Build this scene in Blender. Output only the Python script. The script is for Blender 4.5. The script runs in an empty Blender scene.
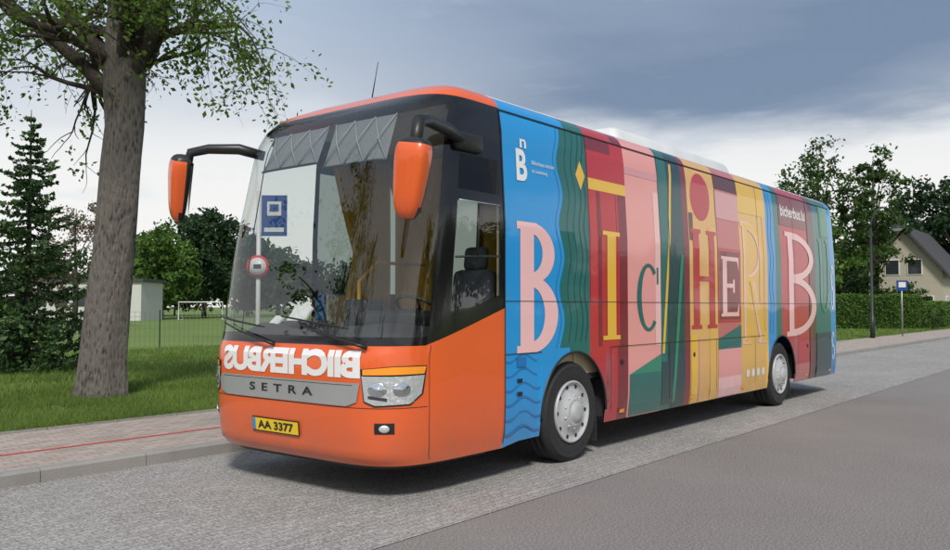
import bpy, bmesh, math, random
import numpy as np
from mathutils import Vector, Matrix, noise as mnoise
R=math.radians
scene=bpy.context.scene
random.seed(3); rng=np.random.default_rng(5)
scene.view_settings.view_transform='Standard'
try: scene.view_settings.look='None'
except: pass
scene.view_settings.exposure=0

# ---------------------------------------------------------------- materials
def nt(name):
    m=bpy.data.materials.new(name); m.use_nodes=True
    t=m.node_tree; b=t.nodes['Principled BSDF']
    return m,t,b
def mat(name,col,rough=.5,metal=0,var=.08,scale=6,bump=0,bscale=60,coat=0,spec=None,trans=0):
    m,t,b=nt(name); N=t.nodes; L=t.links
    tc=N.new('ShaderNodeTexCoord'); no=N.new('ShaderNodeTexNoise'); no.inputs['Scale'].default_value=scale
    no.inputs['Detail'].default_value=6
    L.new(tc.outputs['Object'],no.inputs['Vector'])
    mx=N.new('ShaderNodeMix'); mx.data_type='RGBA'
    a=[max(0,c*(1-var)) for c in col]; c2=[min(1,c*(1+var)) for c in col]
    mx.inputs[6].default_value=(*a,1); mx.inputs[7].default_value=(*c2,1)
    L.new(no.outputs['Fac'],mx.inputs[0]); L.new(mx.outputs[2],b.inputs['Base Color'])
    mr=N.new('ShaderNodeMapRange'); mr.inputs[3].default_value=max(.02,rough*.85); mr.inputs[4].default_value=min(1,rough*1.2)
    L.new(no.outputs['Fac'],mr.inputs[0]); L.new(mr.outputs[0],b.inputs['Roughness'])
    b.inputs['Metallic'].default_value=metal
    b.inputs['Coat Weight'].default_value=coat; b.inputs['Coat Roughness'].default_value=.05
    if spec is not None: b.inputs['Specular IOR Level'].default_value=spec
    if bump:
        n2=N.new('ShaderNodeTexNoise'); n2.inputs['Scale'].default_value=bscale; n2.inputs['Detail'].default_value=5
        L.new(tc.outputs['Object'],n2.inputs['Vector'])
        bp=N.new('ShaderNodeBump'); bp.inputs['Strength'].default_value=bump; bp.inputs['Distance'].default_value=.02
        L.new(n2.outputs['Fac'],bp.inputs['Height']); L.new(bp.outputs[0],b.inputs['Normal'])
    if trans:
        tl=N.new('ShaderNodeBsdfTranslucent'); L.new(mx.outputs[2],tl.inputs[0]); ms=N.new('ShaderNodeMixShader'); ms.inputs[0].default_value=trans
        L.new(b.outputs[0],ms.inputs[1]); L.new(tl.outputs[0],ms.inputs[2]); L.new(ms.outputs[0],N['Material Output'].inputs[0])
    return m
def paint(name,col):
    m=mat('paint_'+name,col,.34,0,.05,1.5,0,0,coat=.7,spec=.4)
    t=m.node_tree;N=t.nodes;L=t.links;b=N['Principled BSDF']
    tc=N.new('ShaderNodeTexCoord'); n=N.new('ShaderNodeTexNoise'); n.inputs['Scale'].default_value=1.3; n.inputs['Detail'].default_value=1
    bp=N.new('ShaderNodeBump'); bp.inputs['Strength'].default_value=.35; bp.inputs['Distance'].default_value=.03
    L.new(tc.outputs['Object'],n.inputs['Vector']); L.new(n.outputs['Fac'],bp.inputs['Height']); L.new(bp.outputs[0],b.inputs['Coat Normal'])
    sp=N.new('ShaderNodeSeparateXYZ'); L.new(tc.outputs['Object'],sp.inputs[0])
    mr=N.new('ShaderNodeMapRange'); mr.inputs[1].default_value=.3; mr.inputs[2].default_value=.85; mr.inputs[3].default_value=.5; mr.inputs[4].default_value=0
    L.new(sp.outputs[2],mr.inputs[0])
    n3=N.new('ShaderNodeTexNoise'); n3.inputs['Scale'].default_value=5; n3.inputs['Detail'].default_value=8; L.new(tc.outputs['Object'],n3.inputs['Vector'])
    mu=N.new('ShaderNodeMath'); mu.operation='MULTIPLY'; L.new(mr.outputs[0],mu.inputs[0]); L.new(n3.outputs['Fac'],mu.inputs[1])
    src=b.inputs['Base Color'].links[0].from_socket
    mx=N.new('ShaderNodeMix'); mx.data_type='RGBA'; L.new(mu.outputs[0],mx.inputs[0]); L.new(src,mx.inputs[6]); mx.inputs[7].default_value=(.16,.14,.12,1)
    L.new(mx.outputs[2],b.inputs['Base Color'])
    return m
M={}
for k,c in dict(orange=(.74,.115,.022),blue=(.010,.28,.66),teal=(.008,.13,.12),red=(.48,.022,.032),maroon=(.20,.012,.022),
  pink=(.78,.33,.31),dkteal=(.006,.045,.055),tan=(.72,.41,.13),rose=(.53,.14,.14),yellow=(.75,.44,.10),brown=(.10,.022,.02),
  gold=(.78,.47,.045),white=(.8,.8,.8),lpink=(.84,.50,.50),mauve=(.64,.30,.32),green=(.02,.22,.13),dblue=(.008,.16,.44)).items():
    M[k]=paint(k,c)
M['black']=mat('gloss_black',(.008,.008,.009),.12,0,.1,3,coat=.4)
M['rubber']=mat('rubber',(.02,.02,.021),.75,0,.3,20,.2,80)
M['plastic']=mat('black_plastic',(.015,.015,.016),.4,0,.2,10)
M['silver']=mat('silver_paint',(.50,.51,.53),.3,.6,.06,3)
M['chrome']=mat('chrome',(.75,.77,.79),.12,1,.05,5)
M['refl']=mat('lamp_reflector',(.88,.90,.92),.25,.7,.12,25,.4,22)
M['hub']=mat('hub_cover',(.46,.47,.48),.4,.2,.2,9)
M['amber']=mat('amber_lens',(.95,.32,.03),.15,0,.1,8,coat=.6)
M['dark']=mat('dark_interior',(.035,.035,.038),.7,0,.2,5)
M['seat']=mat('seat_fabric',(.05,.052,.07),.85,0,.4,30)
M['beige']=mat('beige_trim',(.50,.42,.28),.7,0,.1,4)
M['curtain']=mat('yellow_curtain',(.82,.52,.06),.8,0,.2,6,trans=.45)
M['ceil']=mat('light_trim',(.50,.51,.52),.6,0,.08,4)
M['blind']=mat('blind_fabric',(.20,.21,.225),.7,0,.15,12)
M['blindl']=mat('blind_tape',(.34,.35,.36),.7,0,.15,12)
M['roof']=mat('roof_white',(.6,.61,.62),.5,0,.1,3)
M['plate']=mat('plate_yellow',(.80,.55,.02),.35,0,.03,5)
M['seam']=mat('seam',(.012,.012,.014),.6,0,.1,5)
def glass(name,tint=(.8,.86,.84),ior=1.5):
    m,t,b=nt(name); N=t.nodes; L=t.links; N.remove(b)
    tr=N.new('ShaderNodeBsdfTransparent'); tr.inputs[0].default_value=(*tint,1)
    gl=N.new('ShaderNodeBsdfGlossy'); gl.inputs['Roughness'].default_value=.015
    g=N.new('ShaderNodeNewGeometry'); mi=N.new('ShaderNodeMapRange'); mi.inputs[3].default_value=ior; mi.inputs[4].default_value=1/ior
    L.new(g.outputs['Backfacing'],mi.inputs[0])
    fr=N.new('ShaderNodeFresnel'); L.new(mi.outputs[0],fr.inputs[0])
    no=N.new('ShaderNodeTexNoise'); no.inputs['Scale'].default_value=.8; bp=N.new('ShaderNodeBump'); bp.inputs['Strength'].default_value=.05
    L.new(no.outputs['Fac'],bp.inputs['Height']); L.new(bp.outputs[0],gl.inputs['Normal'])
    mx=N.new('ShaderNodeMixShader'); L.new(fr.outputs[0],mx.inputs[0]); L.new(tr.outputs[0],mx.inputs[1]); L.new(gl.outputs[0],mx.inputs[2])
    L.new(mx.outputs[0],N['Material Output'].inputs[0]); return m
M['glass']=glass('windscreen_glass',(.88,.91,.89),1.95)
M['dglass']=glass('dark_glass',(.26,.31,.28),1.6)
M['lens']=glass('clear_lens',(.96,.97,.98),1.5)

def leafmat(name,c1,c2,trans=.35,nscale=.6):
    m,t,b=nt(name); N=t.nodes; L=t.links
    g=N.new('ShaderNodeNewGeometry'); tc=N.new('ShaderNodeTexCoord'); no=N.new('ShaderNodeTexNoise'); no.inputs['Scale'].default_value=nscale
    L.new(tc.outputs['Object'],no.inputs['Vector'])
    ad=N.new('ShaderNodeMath'); ad.operation='MULTIPLY_ADD'; ad.inputs[1].default_value=.5
    L.new(g.outputs['Random Per Island'],ad.inputs[0]); 
    sb=N.new('ShaderNodeMapRange'); sb.inputs[1].default_value=.3; sb.inputs[2].default_value=.7; sb.inputs[3].default_value=-.1; sb.inputs[4].default_value=.6
    L.new(no.outputs['Fac'],sb.inputs[0]); L.new(sb.outputs[0],ad.inputs[2])
    mx=N.new('ShaderNodeMix'); mx.data_type='RGBA'; mx.inputs[6].default_value=(*c1,1); mx.inputs[7].default_value=(*c2,1)
    L.new(ad.outputs[0],mx.inputs[0]); L.new(mx.outputs[2],b.inputs['Base Color']); b.inputs['Roughness'].default_value=.55
    b.inputs['Specular IOR Level'].default_value=.25
    tl=N.new('ShaderNodeBsdfTranslucent'); L.new(mx.outputs[2],tl.inputs[0])
    ms=N.new('ShaderNodeMixShader'); ms.inputs[0].default_value=trans
    L.new(b.outputs[0],ms.inputs[1]); L.new(tl.outputs[0],ms.inputs[2]); L.new(ms.outputs[0],N['Material Output'].inputs[0])
    return m
LF=dict(near=leafmat('leaf_near',(.05,.10,.015),(.15,.24,.035),.45,.9),
 mid=leafmat('leaf_mid',(.022,.055,.014),(.085,.15,.032)),
 dark=leafmat('leaf_dark',(.012,.032,.014),(.04,.08,.028),.2),
 light=leafmat('leaf_light',(.05,.11,.02),(.13,.23,.045)),
 plum=leafmat('leaf_plum',(.10,.07,.05),(.24,.17,.13)),
 spruce=leafmat('needles',(.02,.055,.02),(.08,.15,.045),.2,1.2),
 hedge=leafmat('leaf_hedge',(.045,.105,.015),(.12,.22,.035)),
 grass=leafmat('grass_blade',(.09,.15,.025),(.20,.29,.065),.4,.5))
def barkmat(name,c1,c2):
    m,t,b=nt(name); N=t.nodes; L=t.links
    tc=N.new('ShaderNodeTexCoord'); mp=N.new('ShaderNodeMapping'); mp.inputs['Scale'].default_value=(16,16,5)
    no=N.new('ShaderNodeTexNoise'); no.inputs['Scale'].default_value=1.2; no.inputs['Detail'].default_value=8; no.inputs['Roughness'].default_value=.75
    no.inputs['Distortion'].default_value=.6
    vo=N.new('ShaderNodeTexVoronoi'); vo.inputs['Scale'].default_value=1.3
    big=N.new('ShaderNodeTexNoise'); big.inputs['Scale'].default_value=2.2; big.inputs['Detail'].default_value=5; L.new(tc.outputs['Object'],big.inputs['Vector'])
    L.new(tc.outputs['Object'],mp.inputs[0]); L.new(mp.outputs[0],no.inputs['Vector']); L.new(mp.outputs[0],vo.inputs['Vector'])
    mm=N.new('ShaderNodeMath'); mm.operation='MULTIPLY_ADD'; mm.inputs[1].default_value=.5; L.new(vo.outputs['Distance'],mm.inputs[0]); L.new(no.outputs['Fac'],mm.inputs[2])
    m3=N.new('ShaderNodeMath'); m3.operation='MULTIPLY_ADD'; m3.inputs[1].default_value=.5; L.new(big.outputs['Fac'],m3.inputs[0]); L.new(mm.outputs[0],m3.inputs[2])
    cr=N.new('ShaderNodeValToRGB'); cr.color_ramp.elements[0].position=.70; cr.color_ramp.elements[1].position=1.08
    cr.color_ramp.elements[0].color=(*c1,1); cr.color_ramp.elements[1].color=(*c2,1)
    L.new(m3.outputs[0],cr.inputs[0]); L.new(cr.outputs[0],b.inputs['Base Color']); b.inputs['Roughness'].default_value=.9
    bp=N.new('ShaderNodeBump'); bp.inputs['Strength'].default_value=1; bp.inputs['Distance'].default_value=.07
    L.new(mm.outputs[0],bp.inputs['Height']); L.new(bp.outputs[0],b.inputs['Normal']); return m
BARK=barkmat('bark',(.03,.026,.022),(.19,.17,.15))
BARKD=barkmat('bark_dark',(.02,.016,.012),(.07,.055,.045))

# ---------------------------------------------------------------- helpers
COL=scene.collection
def empty(name,loc=(0,0,0)):
    e=bpy.data.objects.new(name,None); e.location=loc; e.empty_display_size=.2; COL.objects.link(e); return e
def par(o,parent):
    if parent: o.parent=parent; o.matrix_parent_inverse=Matrix.Translation(-Vector(parent.location))
def mk(name,verts,faces,mats,midx=None,parent=None,smooth=False):
    me=bpy.data.meshes.new(name); me.from_pydata([tuple(v) for v in verts],[],[tuple(f) for f in faces])
    if not isinstance(mats,(list,tuple)): mats=[mats]
    for m in mats: me.materials.append(m)
    if midx is not None: me.polygons.foreach_set('material_index',midx)
    if smooth: me.polygons.foreach_set('use_smooth',[True]*len(me.polygons))
    me.update(); o=bpy.data.objects.new(name,me); COL.objects.link(o)
    par(o,parent); return o
def fast(name,V,k,m,parent=None):
    n=len(V)//k; me=bpy.data.meshes.new(name)
    me.vertices.add(len(V)); me.vertices.foreach_set('co',np.asarray(V,dtype=np.float32).ravel())
    me.loops.add(n*k); me.loops.foreach_set('vertex_index',np.arange(n*k,dtype=np.int32))
    me.polygons.add(n); me.polygons.foreach_set('loop_start',np.arange(0,n*k,k,dtype=np.int32))
    try: me.polygons.foreach_set('loop_total',np.full(n,k,dtype=np.int32))
    except Exception: pass
    me.materials.append(m); me.update(calc_edges=True); me.validate()
    o=bpy.data.objects.new(name,me); COL.objects.link(o); par(o,parent); return o
def tube_data(pts,rad,sides=8,closed=False,wob=0):
    V=[];F=[];n=len(pts); pts=[Vector(p) for p in pts]
    if not hasattr(rad,'__len__'): rad=[rad]*n
    up=None
    for i,p in enumerate(pts):
        a=pts[(i-1)%n] if (closed or i>0) else p; b=pts[(i+1)%n] if (closed or i<n-1) else p
        d=(b-a).normalized()
        if up is None:
            up=Vector((0,0,1)) if abs(d.z)<.9 else Vector((1,0,0))
        u=(up-d*up.dot(d)).normalized(); up=u; v=d.cross(u)
        for j in range(sides):
            an=2*math.pi*j/sides; r=rad[i]
            if wob: r*=1+wob*mnoise.noise(Vector((math.cos(an)*1.7,math.sin(an)*1.7,p.z*.8)))
            V.append(p+u*math.cos(an)*r+v*math.sin(an)*r)
    m=n if closed else n-1
    for i in range(m):
        for j in range(sides):
            a=i*sides+j; b=i*sides+(j+1)%sides; c=((i+1)%n)*sides+(j+1)%sides; d=((i+1)%n)*sides+j
            F.append((a,b,c,d))
    if not closed:
        F.append(tuple(range(sides))[::-1]); F.append(tuple((n-1)*sides+j for j in range(sides)))
    return V,F
def tube(name,pts,rad,m,parent=None,sides=10,closed=False):
    V,F=tube_data(pts,rad,sides,closed); return mk(name,V,F,m,parent=parent,smooth=True)
def box(name,lo,hi,m,parent=None,bev=0,seg=2,rot=None,taper=None):
    lo=Vector(lo);hi=Vector(hi);c=(lo+hi)/2
    bm=bmesh.new(); bmesh.ops.create_cube(bm,size=1)
    for v in bm.verts: v.co=Vector((v.co.x*(hi.x-lo.x),v.co.y*(hi.y-lo.y),v.co.z*(hi.z-lo.z)))
    if taper:
        for v in bm.verts:
            if v.co.z>0: v.co.x*=taper[0]; v.co.y*=taper[1]
    if bev: bmesh.ops.bevel(bm,geom=bm.edges[:],offset=bev,segments=seg,affect='EDGES',profile=.5)
    if rot is not None: bmesh.ops.rotate(bm,verts=bm.verts,cent=(0,0,0),matrix=rot)
    for v in bm.verts: v.co+=c
    me=bpy.data.meshes.new(name); bm.to_mesh(me); bm.free(); me.materials.append(m)
    if bev: me.polygons.foreach_set('use_smooth',[True]*len(me.polygons))
    o=bpy.data.objects.new(name,me); COL.objects.link(o); par(o,parent); return o
def lathe(name,prof,cen,axis,m,parent=None,seg=48,sx=1.0):
    ax=Vector(axis).normalized(); u=Vector((0,0,1)) if abs(ax.z)<.9 else Vector((1,0,0)); u=(u-ax*u.dot(ax)).normalized(); v=ax.cross(u)
    V=[];F=[]
    for r,h in prof:
        for j in range(seg):
            an=2*math.pi*j/seg; V.append(Vector(cen)+ax*h+(u*math.cos(an)+v*math.sin(an)*sx)*r)
    for i in range(len(prof)-1):
        for j in range(seg):
            F.append((i*seg+j,i*seg+(j+1)%seg,(i+1)*seg+(j+1)%seg,(i+1)*seg+j))
    return mk(name,V,F,m,None,parent,True)
def interp(x,xs,ys): return float(np.interp(x,xs,ys))

# ---------------------------------------------------------------- bus
bus=empty('bus',(6,1.275,0))
PZ=[.29,.45,.7,2.3,3.15,3.36,3.42,3.47,3.51,3.54,3.57,3.59,3.61]
PI=[.04,.01,.0,.0,.045,.075,.11,.17,.25,.35,.52,.75,1.275]
XZ=[.29,.36,.6,1.15,1.24,2.0,3.0,3.12,3.30,3.42,3.51,3.57,3.59,3.61]
XF=[.24,.175,.15,.145,.18,.31,.53,.575,.69,.86,1.06,1.27,1.40,1.62]
XC=1.62; NE=5.8
def prof(z): return interp(z,PZ,PI)
tt=np.linspace(0,1,3000)
th=np.unique(np.concatenate([np.arccos(np.clip(tt**(NE/2),0,1)),np.arcsin(np.clip(tt**(NE/2),0,1)),np.linspace(0,math.pi/2,500)]))
th[-1]=math.pi/2
xn=np.abs(np.sin(th))**(2/NE); yn=np.abs(np.clip(np.cos(th),0,1))**(2/NE); yn[-1]=0; xx=1.47*xn; yy=1.275*yn
ds=np.hypot(np.diff(xx),np.diff(yy)); cum=np.concatenate([[0],np.cumsum(ds)]); HALF=cum[-1]
def P(s,z):
    s=min(max(s,0),1); hw=1.275-prof(z); a=XC-interp(z,XZ,XF)
    q=min(s,1-s)*2*HALF; sg=1 if s<=.5 else -1
    return Vector((XC-a*float(np.interp(q,cum,xn)),1.275-hw*sg*float(np.interp(q,cum,yn)),z))
def s_at_X(X):
    return float(np.interp(XC-X,xx,cum))/(2*HALF)
def Pn(s,z,off):
    e=.004
    a=P(s-e,z);b=P(s+e,z);c=P(s,z-.01);d=P(s,z+.01)
    n=(d-c).cross(b-a)
    if n.length<1e-9: n=Vector((-1,0,0))
    n.normalize(); return P(s,z)+n*off
sA=s_at_X(.60); sB=s_at_X(.84); sC=s_at_X(1.54); sS=s_at_X(.64); sF=s_at_X(.62)
def warp(s,z):
    X=P(s,z).x; w=min(1,max(0,(z-.9)/.34))*min(1,max(0,(2.45-z)/1.13))
    return .30*w*min(1,max(0,(X-.60)/1.02))
cols=sorted(set([round(v,5) for v in np.linspace(0,1,121)]+[round(v,5) for v in (sA,sB,sC,1-sA,1-sF,1-sC)]))
rows=[.29,.31,.33,.36,.42,.5,.6,.72,.9,1.0,1.15,1.20,1.24,1.31,1.4,1.5,1.6,1.75,1.9,2.05,2.2,2.35,2.45,2.55,2.7,2.86,3.0,3.12,3.2,3.27,3.36,3.39,3.42,3.445,3.47,3.49,3.51,3.525,3.54,3.555,3.57,3.58,3.59,3.6,3.61]
V=[];F=[];MI=[]
ml=[M['orange'],M['black'],M['glass'],M['dglass']]
for r in rows:
    for s in cols: V.append(P(s,r+warp(s,r)))
nc=len(cols)
for i in range(len(rows)-1):
    zc=(rows[i]+rows[i+1])/2
    for j in range(nc-1):
        sc=(cols[j]+cols[j+1])/2; F.append((i*nc+j,(i+1)*nc+j,(i+1)*nc+j+1,i*nc+j+1))
        k=0
        if 1.24<zc<3.36:
            k=1
            if sA<sc<1-sA:
                if 1.31<zc<3.27: k=2
            elif sC<sc<sB:
                if 1.40<zc<2.45: k=2
                elif 2.55<zc<2.86: k=3
        if 1-sF<sc<1-sC and .5<zc<3.2: k=2
        elif 1-sA<sc and .46<zc<3.2 and k!=2: k=1
        MI.append(k)
mk('front_shell',V,F,ml,MI,bus,True)
ST=[(1.62,2.70,'blue'),(2.70,3.08,'teal'),(3.08,3.66,'red'),(3.66,3.89,'maroon'),(3.89,4.69,'pink'),(4.69,4.95,'teal'),(4.95,5.35,'dkteal'),
 (5.35,5.5,'maroon'),(5.5,6.37,'tan'),(6.37,7.18,'rose'),(7.18,8.26,'yellow'),(8.26,8.62,'blue'),(8.62,8.87,'teal'),(8.87,10.2,'red'),
 (10.2,10.60,'brown'),(10.60,11.45,'teal'),(11.45,11.65,'blue')]
WX=[2.80,8.86]; AR=.60
def zbot(X):
    for w in WX:
        d=abs(X-w)
        if d<AR: return .5+math.sqrt(AR*AR-d*d)
    return .33 if X>1.9 else .29+.04*(X-1.62)/.28
xs=set()
for a,b,_ in ST: xs|={a,b}
for v in np.arange(1.62,11.65,.25): xs.add(round(float(v),3))
for w in WX:
    for d in np.linspace(-AR+.0005,AR-.0005,41): xs.add(round(w+float(d),4))
    xs|={w-AR-.001,w+AR+.001}
xs=sorted(xs)
up=[1.12,1.3,1.7,2.0,2.3,2.7,3.0,3.15,3.36,3.42,3.47,3.51,3.54,3.57,3.59,3.61]
keys=list(dict.fromkeys([c for _,_,c in ST]))+['roof','dglass']
for side in (0,1):
    V=[];F=[];MI=[]; nr=3+len(up)
    for X in xs:
        zb=zbot(X); zz=[zb,zb+(1.12-zb)*.3,zb+(1.12-zb)*.65]+up
        for z in zz:
            y=prof(z); V.append((X,y if side==0 else 2.55-y,z))
    for i in range(len(xs)-1):
        xc=(xs[i]+xs[i+1])/2; c=[c for a,b,c in ST if a<=xc<=b][0]
        for j in range(nr-1):
            f=(i*nr+j,(i+1)*nr+j,(i+1)*nr+j+1,i*nr+j+1)
            F.append(f if side==0 else f[::-1])
            k=keys.index(c) if j<nr-6 else keys.index('roof')
            if side==1 and xc<4.3 and 5<=j<=8: k=keys.index('dglass')  # unseen far-side panes, glazed to let daylight into the cab
            MI.append(k)
    mk('side_shell',V,F,[M[k] for k in keys],MI,bus,True)
V=[];F=[];MI=[];cr=[i/40 for i in range(41)]
rr=[.33,.42,.6,1.0,1.5,1.9,2.4,2.9,3.15,3.36,3.42,3.47,3.51,3.54,3.57,3.59,3.61]
for z in rr:
    hw=1.275-prof(z); a=interp(z,[.33,.6,1.5,3.2,3.47,3.57,3.61],[.34,.40,.40,.30,.22,.12,.0])
    for s in cr:
        t=s*math.pi;c=math.cos(t); V.append((11.65+a*abs(math.sin(t))**(2/3.6),1.275-hw*(1 if c>0 else -1)*abs(c)**(2/3.6),z))
for i in range(len(rr)-1):
    for j in range(40):
        F.append((i*41+j,i*41+j+1,(i+1)*41+j+1,(i+1)*41+j)); MI.append(1 if (1.9<=rr[i]<2.9 and 4<j<35) else 0)
mk('rear_shell',V,F,[M['blue'],M['black']],MI,bus,True)
for yy_ in (.35,2.2): box('tail_lamp',(11.98,yy_-.09,1.0),(12.08,yy_+.09,1.5),M['red'],bus,.02)
box('underbody_blocker',(.75,.42,.36),(11.7,2.13,.78),M['dark'],bus)  # plain dark box added to block light below and keep the arches dark
for w in WX: box('wheel_well',(w-.62,.42,.78),(w+.62,2.13,1.14),M['dark'],bus)
for y0,y1 in ((.06,.42),(2.13,2.49)):
    for a,b in ((.95,WX[0]-.66),(WX[0]+.66,WX[1]-.66),(WX[1]+.66,11.6)):
        box('skirt_box',(a,y0,.38),(b,y1,.78),M['dark'],bus)
V=[];F=[]
for i,s in enumerate(np.linspace(.02,.98,60)):
    a=P(s,.31); c=Vector((1.4,1.275,a.z)); d=(c-a)*.08
    V+= [a+d, a+d+Vector((0,0,-.06))]
    if i: F.append((2*i-2,2*i-1,2*i+1,2*i))
mk('air_dam',V,F,M['plastic'],None,bus,True)
# decals --------------------------------------------------------------
LAY=[0]; STEP=.00006
def decal_side(polys,m,name='livery',off=None):
    if off is None:
        LAY[0]+=1; off=.0012+LAY[0]*STEP
    bm=bmesh.new()
    for p in polys:
        vs=[bm.verts.new((x,0,z)) for x,z in p]
        try: bm.faces.new(vs)
        except Exception: pass
    for z in (.45,.7,2.3,3.15,3.36):
        bmesh.ops.bisect_plane(bm,geom=bm.verts[:]+bm.edges[:]+bm.faces[:],plane_co=(0,0,z),plane_no=(0,0,1))
    for v in bm.verts: v.co.y=prof(v.co.z)-off
    for f in bm.faces:
        f.normal_update()
        if f.normal.y>0: f.normal_flip()
    me=bpy.data.meshes.new(name); bm.to_mesh(me); bm.free(); me.materials.append(m)
    o=bpy.data.objects.new(name,me); COL.objects.link(o); par(o,bus); return o
def decal_front(polys,m,name='front_marking',off=.004):
    bm=bmesh.new()
    for p in polys:
        vs=[bm.verts.new((d,0,z)) for d,z in p]
        try: bm.faces.new(vs)
        except Exception: pass
    bmesh.ops.triangulate(bm,faces=bm.faces)
    for d in np.arange(-2.2,2.2,.04):
        bmesh.ops.bisect_plane(bm,geom=bm.verts[:]+bm.edges[:]+bm.faces[:],plane_co=(float(d),0,0),plane_no=(1,0,0))
    for z in (.31,.33,.36,.42,.5,.6,.72,.9,1.0,1.15,1.2,1.24,1.31):
        bmesh.ops.bisect_plane(bm,geom=bm.verts[:]+bm.edges[:]+bm.faces[:],plane_co=(0,0,z),plane_no=(0,0,1))
    for v in bm.verts:
        v.co=Pn(.5+v.co.x/(2*HALF),v.co.z,off)
    for f in bm.faces:
        f.normal_update()
        if f.normal.dot(f.calc_center_median()-Vector((1.6,1.275,f.calc_center_median().z)))<0: f.normal_flip()
    me=bpy.data.meshes.new(name); bm.to_mesh(me); bm.free(); me.materials.append(m)
    o=bpy.data.objects.new(name,me); COL.objects.link(o); par(o,bus); return o
def rect(a,b,c,d): return [(a,b),(c,b),(c,d),(a,d)]
def ring(cx,cz,rx,rz,tx,tz,a0,a1,n=28):
    out=[]
    for i in range(n):
        p=R(a0+(a1-a0)*i/n);q=R(a0+(a1-a0)*(i+1)/n)
        out.append([(cx+rx*math.cos(p),cz+rz*math.sin(p)),(cx+rx*math.cos(q),cz+rz*math.sin(q)),
                    (cx+(rx-tx)*math.cos(q),cz+(rz-tz)*math.sin(q)),(cx+(rx-tx)*math.cos(p),cz+(rz-tz)*math.sin(p))])
    return out
def disc(cx,cz,rx,rz=None,n=32):
    rz=rz or rx; return [[(cx+rx*math.cos(2*math.pi*i/n),cz+rz*math.sin(2*math.pi*i/n)) for i in range(n)]]
def letter(ch,x0,x1,z0,z1,m,st=.24,tk=.055):
    w=x1-x0;h=z1-z0;S=w*st;T=h*tk; parts=[]
    sx=x0+w*.08
    def stem(x,sw=S,ser=w*.08):
        parts.append([rect(x,z0+T*.7,x+sw,z1-T*.7),rect(x-ser,z0,x+sw+ser,z0+T*.7),rect(x-ser,z1-T*.7,x+sw+ser,z1)])
    if ch=='B':
        stem(sx); zm=z0+h*.53
        parts.append(ring(sx+S*.8,(z1+zm)/2,w*.86-S*.8,(z1-zm)/2,S*.95,T,-90,90)); parts.append(ring(sx+S*.8,(z0+zm+T*.7)/2,w*.95-S*.8,(zm+T*.7-z0)/2,S*1.05,T,-90,90))
    elif ch=='R':
        stem(sx); zm=z0+h*.50
        parts.append(ring(sx+S*.8,(z1+zm)/2,w*.85-S*.8,(z1-zm)/2,S*.9,T,-90,90))
        parts.append([[(sx+S*1.3,zm+T*.5),(sx+S*2.3,zm+T*.5),(x1+w*.05,z0+T*.6),(x1-S*1.1,z0+T*.6)],rect(x1-S*1.4,z0,x1+S*.5,z0+T*.6)])
    elif ch=='H':
        stem(sx); stem(x1-S-w*.08); parts.append([rect(sx+S,z0+h*.48,x1-S-w*.08,z0+h*.53)])
    elif ch=='E':
        stem(sx); g=[]
        for z,l in ((z0,1),(z0+h*.48,.75),(z1-T,1)): g.append(rect(sx,z,x0+w*l,z+T)) 
        g.append([(x1-w*.1,z0+T),(x1,z0+T),(x1,z0+h*.24)]); g.append([(x1-w*.1,z1-T),(x1,z1-h*.24),(x1,z1-T)])
        parts.append(g); parts.append([rect(x0+w*.66,z0+h*.40,x0+w*.76,z0+h*.62)])
    elif ch=='I': stem((x0+x1)/2-S/2,S,w*.3)
    elif ch=='C':
        parts.append(ring((x0+x1)/2,(z0+z1)/2,w/2,h/2,S,T,48,312,40)); parts.append([rect(x1-w*.14,z1-h*.30,x1-w*.06,z1-h*.05)])
    elif ch=='U':
        parts.append([rect(x0+w*.06,z0+h*.25,x0+w*.06+S,z1)]); parts.append([rect(x1-w*.06-S*.6,z0+h*.25,x1-w*.06,z1)])
        parts.append([rect(x0-w*.03,z1-T*.7,x0+w*.15+S,z1)]); parts.append([rect(x1-w*.15-S*.6,z1-T*.7,x1+w*.03,z1)])
        parts.append(ring((x0+x1)/2,z0+h*.25,w*.44,h*.25,S*.8,T,180,360))
    elif ch=='S':
        parts.append(ring((x0+x1)/2,z0+h*.72,w*.46,h*.28,S,T,20,270)); parts.append(ring((x0+x1)/2,z0+h*.27,w*.46,h*.27,S,T,-160,90))
    for g in parts: decal_side(g,m,'letter')
D=decal_side
def wave(x,amp,z0,z1,wid,k=5,ph=0,n=60):
    zs=np.linspace(z0,z1,n); return [[(x+amp*math.sin(k*zs[i]+ph),zs[i]),(x+wid+amp*math.sin(k*zs[i]+ph),zs[i]),(x+wid+amp*math.sin(k*zs[i+1]+ph),zs[i+1]),(x+amp*math.sin(k*zs[i+1]+ph),zs[i+1])] for i in range(n-1)]
D(wave(2.56,.045,1.15,3.34,.25,10),M['teal'])
D(wave(2.49,.045,1.15,3.34,.016,10),M['dblue'])
for zz in np.arange(.42,1.1,.13):
    seg=[]; xs_=np.linspace(1.63,2.18-.06*(zz>.9),30)
    f=lambda x: zz+.035*math.sin(x*14)
    for i in range(29):
        seg.append([(xs_[i],f(xs_[i])),(xs_[i+1],f(xs_[i+1])),(xs_[i+1],f(xs_[i+1])+.020),(xs_[i],f(xs_[i])+.020)])
    D(seg,M['dblue'])
for xw in (2.68,2.80,2.91,3.0):
    D(wave(xw,.03,1.2,3.33,.016,10),M['dkteal'])
D([[(2.86,2.90),(2.95,3.05),(3.04,2.90),(2.95,2.75)]],M['gold'])
D([rect(3.08,2.86,3.89,3.34)],M['red'])
D([rect(3.08,3.20,3.60,3.34)],M['maroon'])
D([rect(3.10,2.78,3.89,2.90)],M['gold'])
D([rect(3.26,1.14,3.33,2.78)],M['maroon'])
D([rect(3.66,1.12,3.70,2.78)],M['red'])
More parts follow.
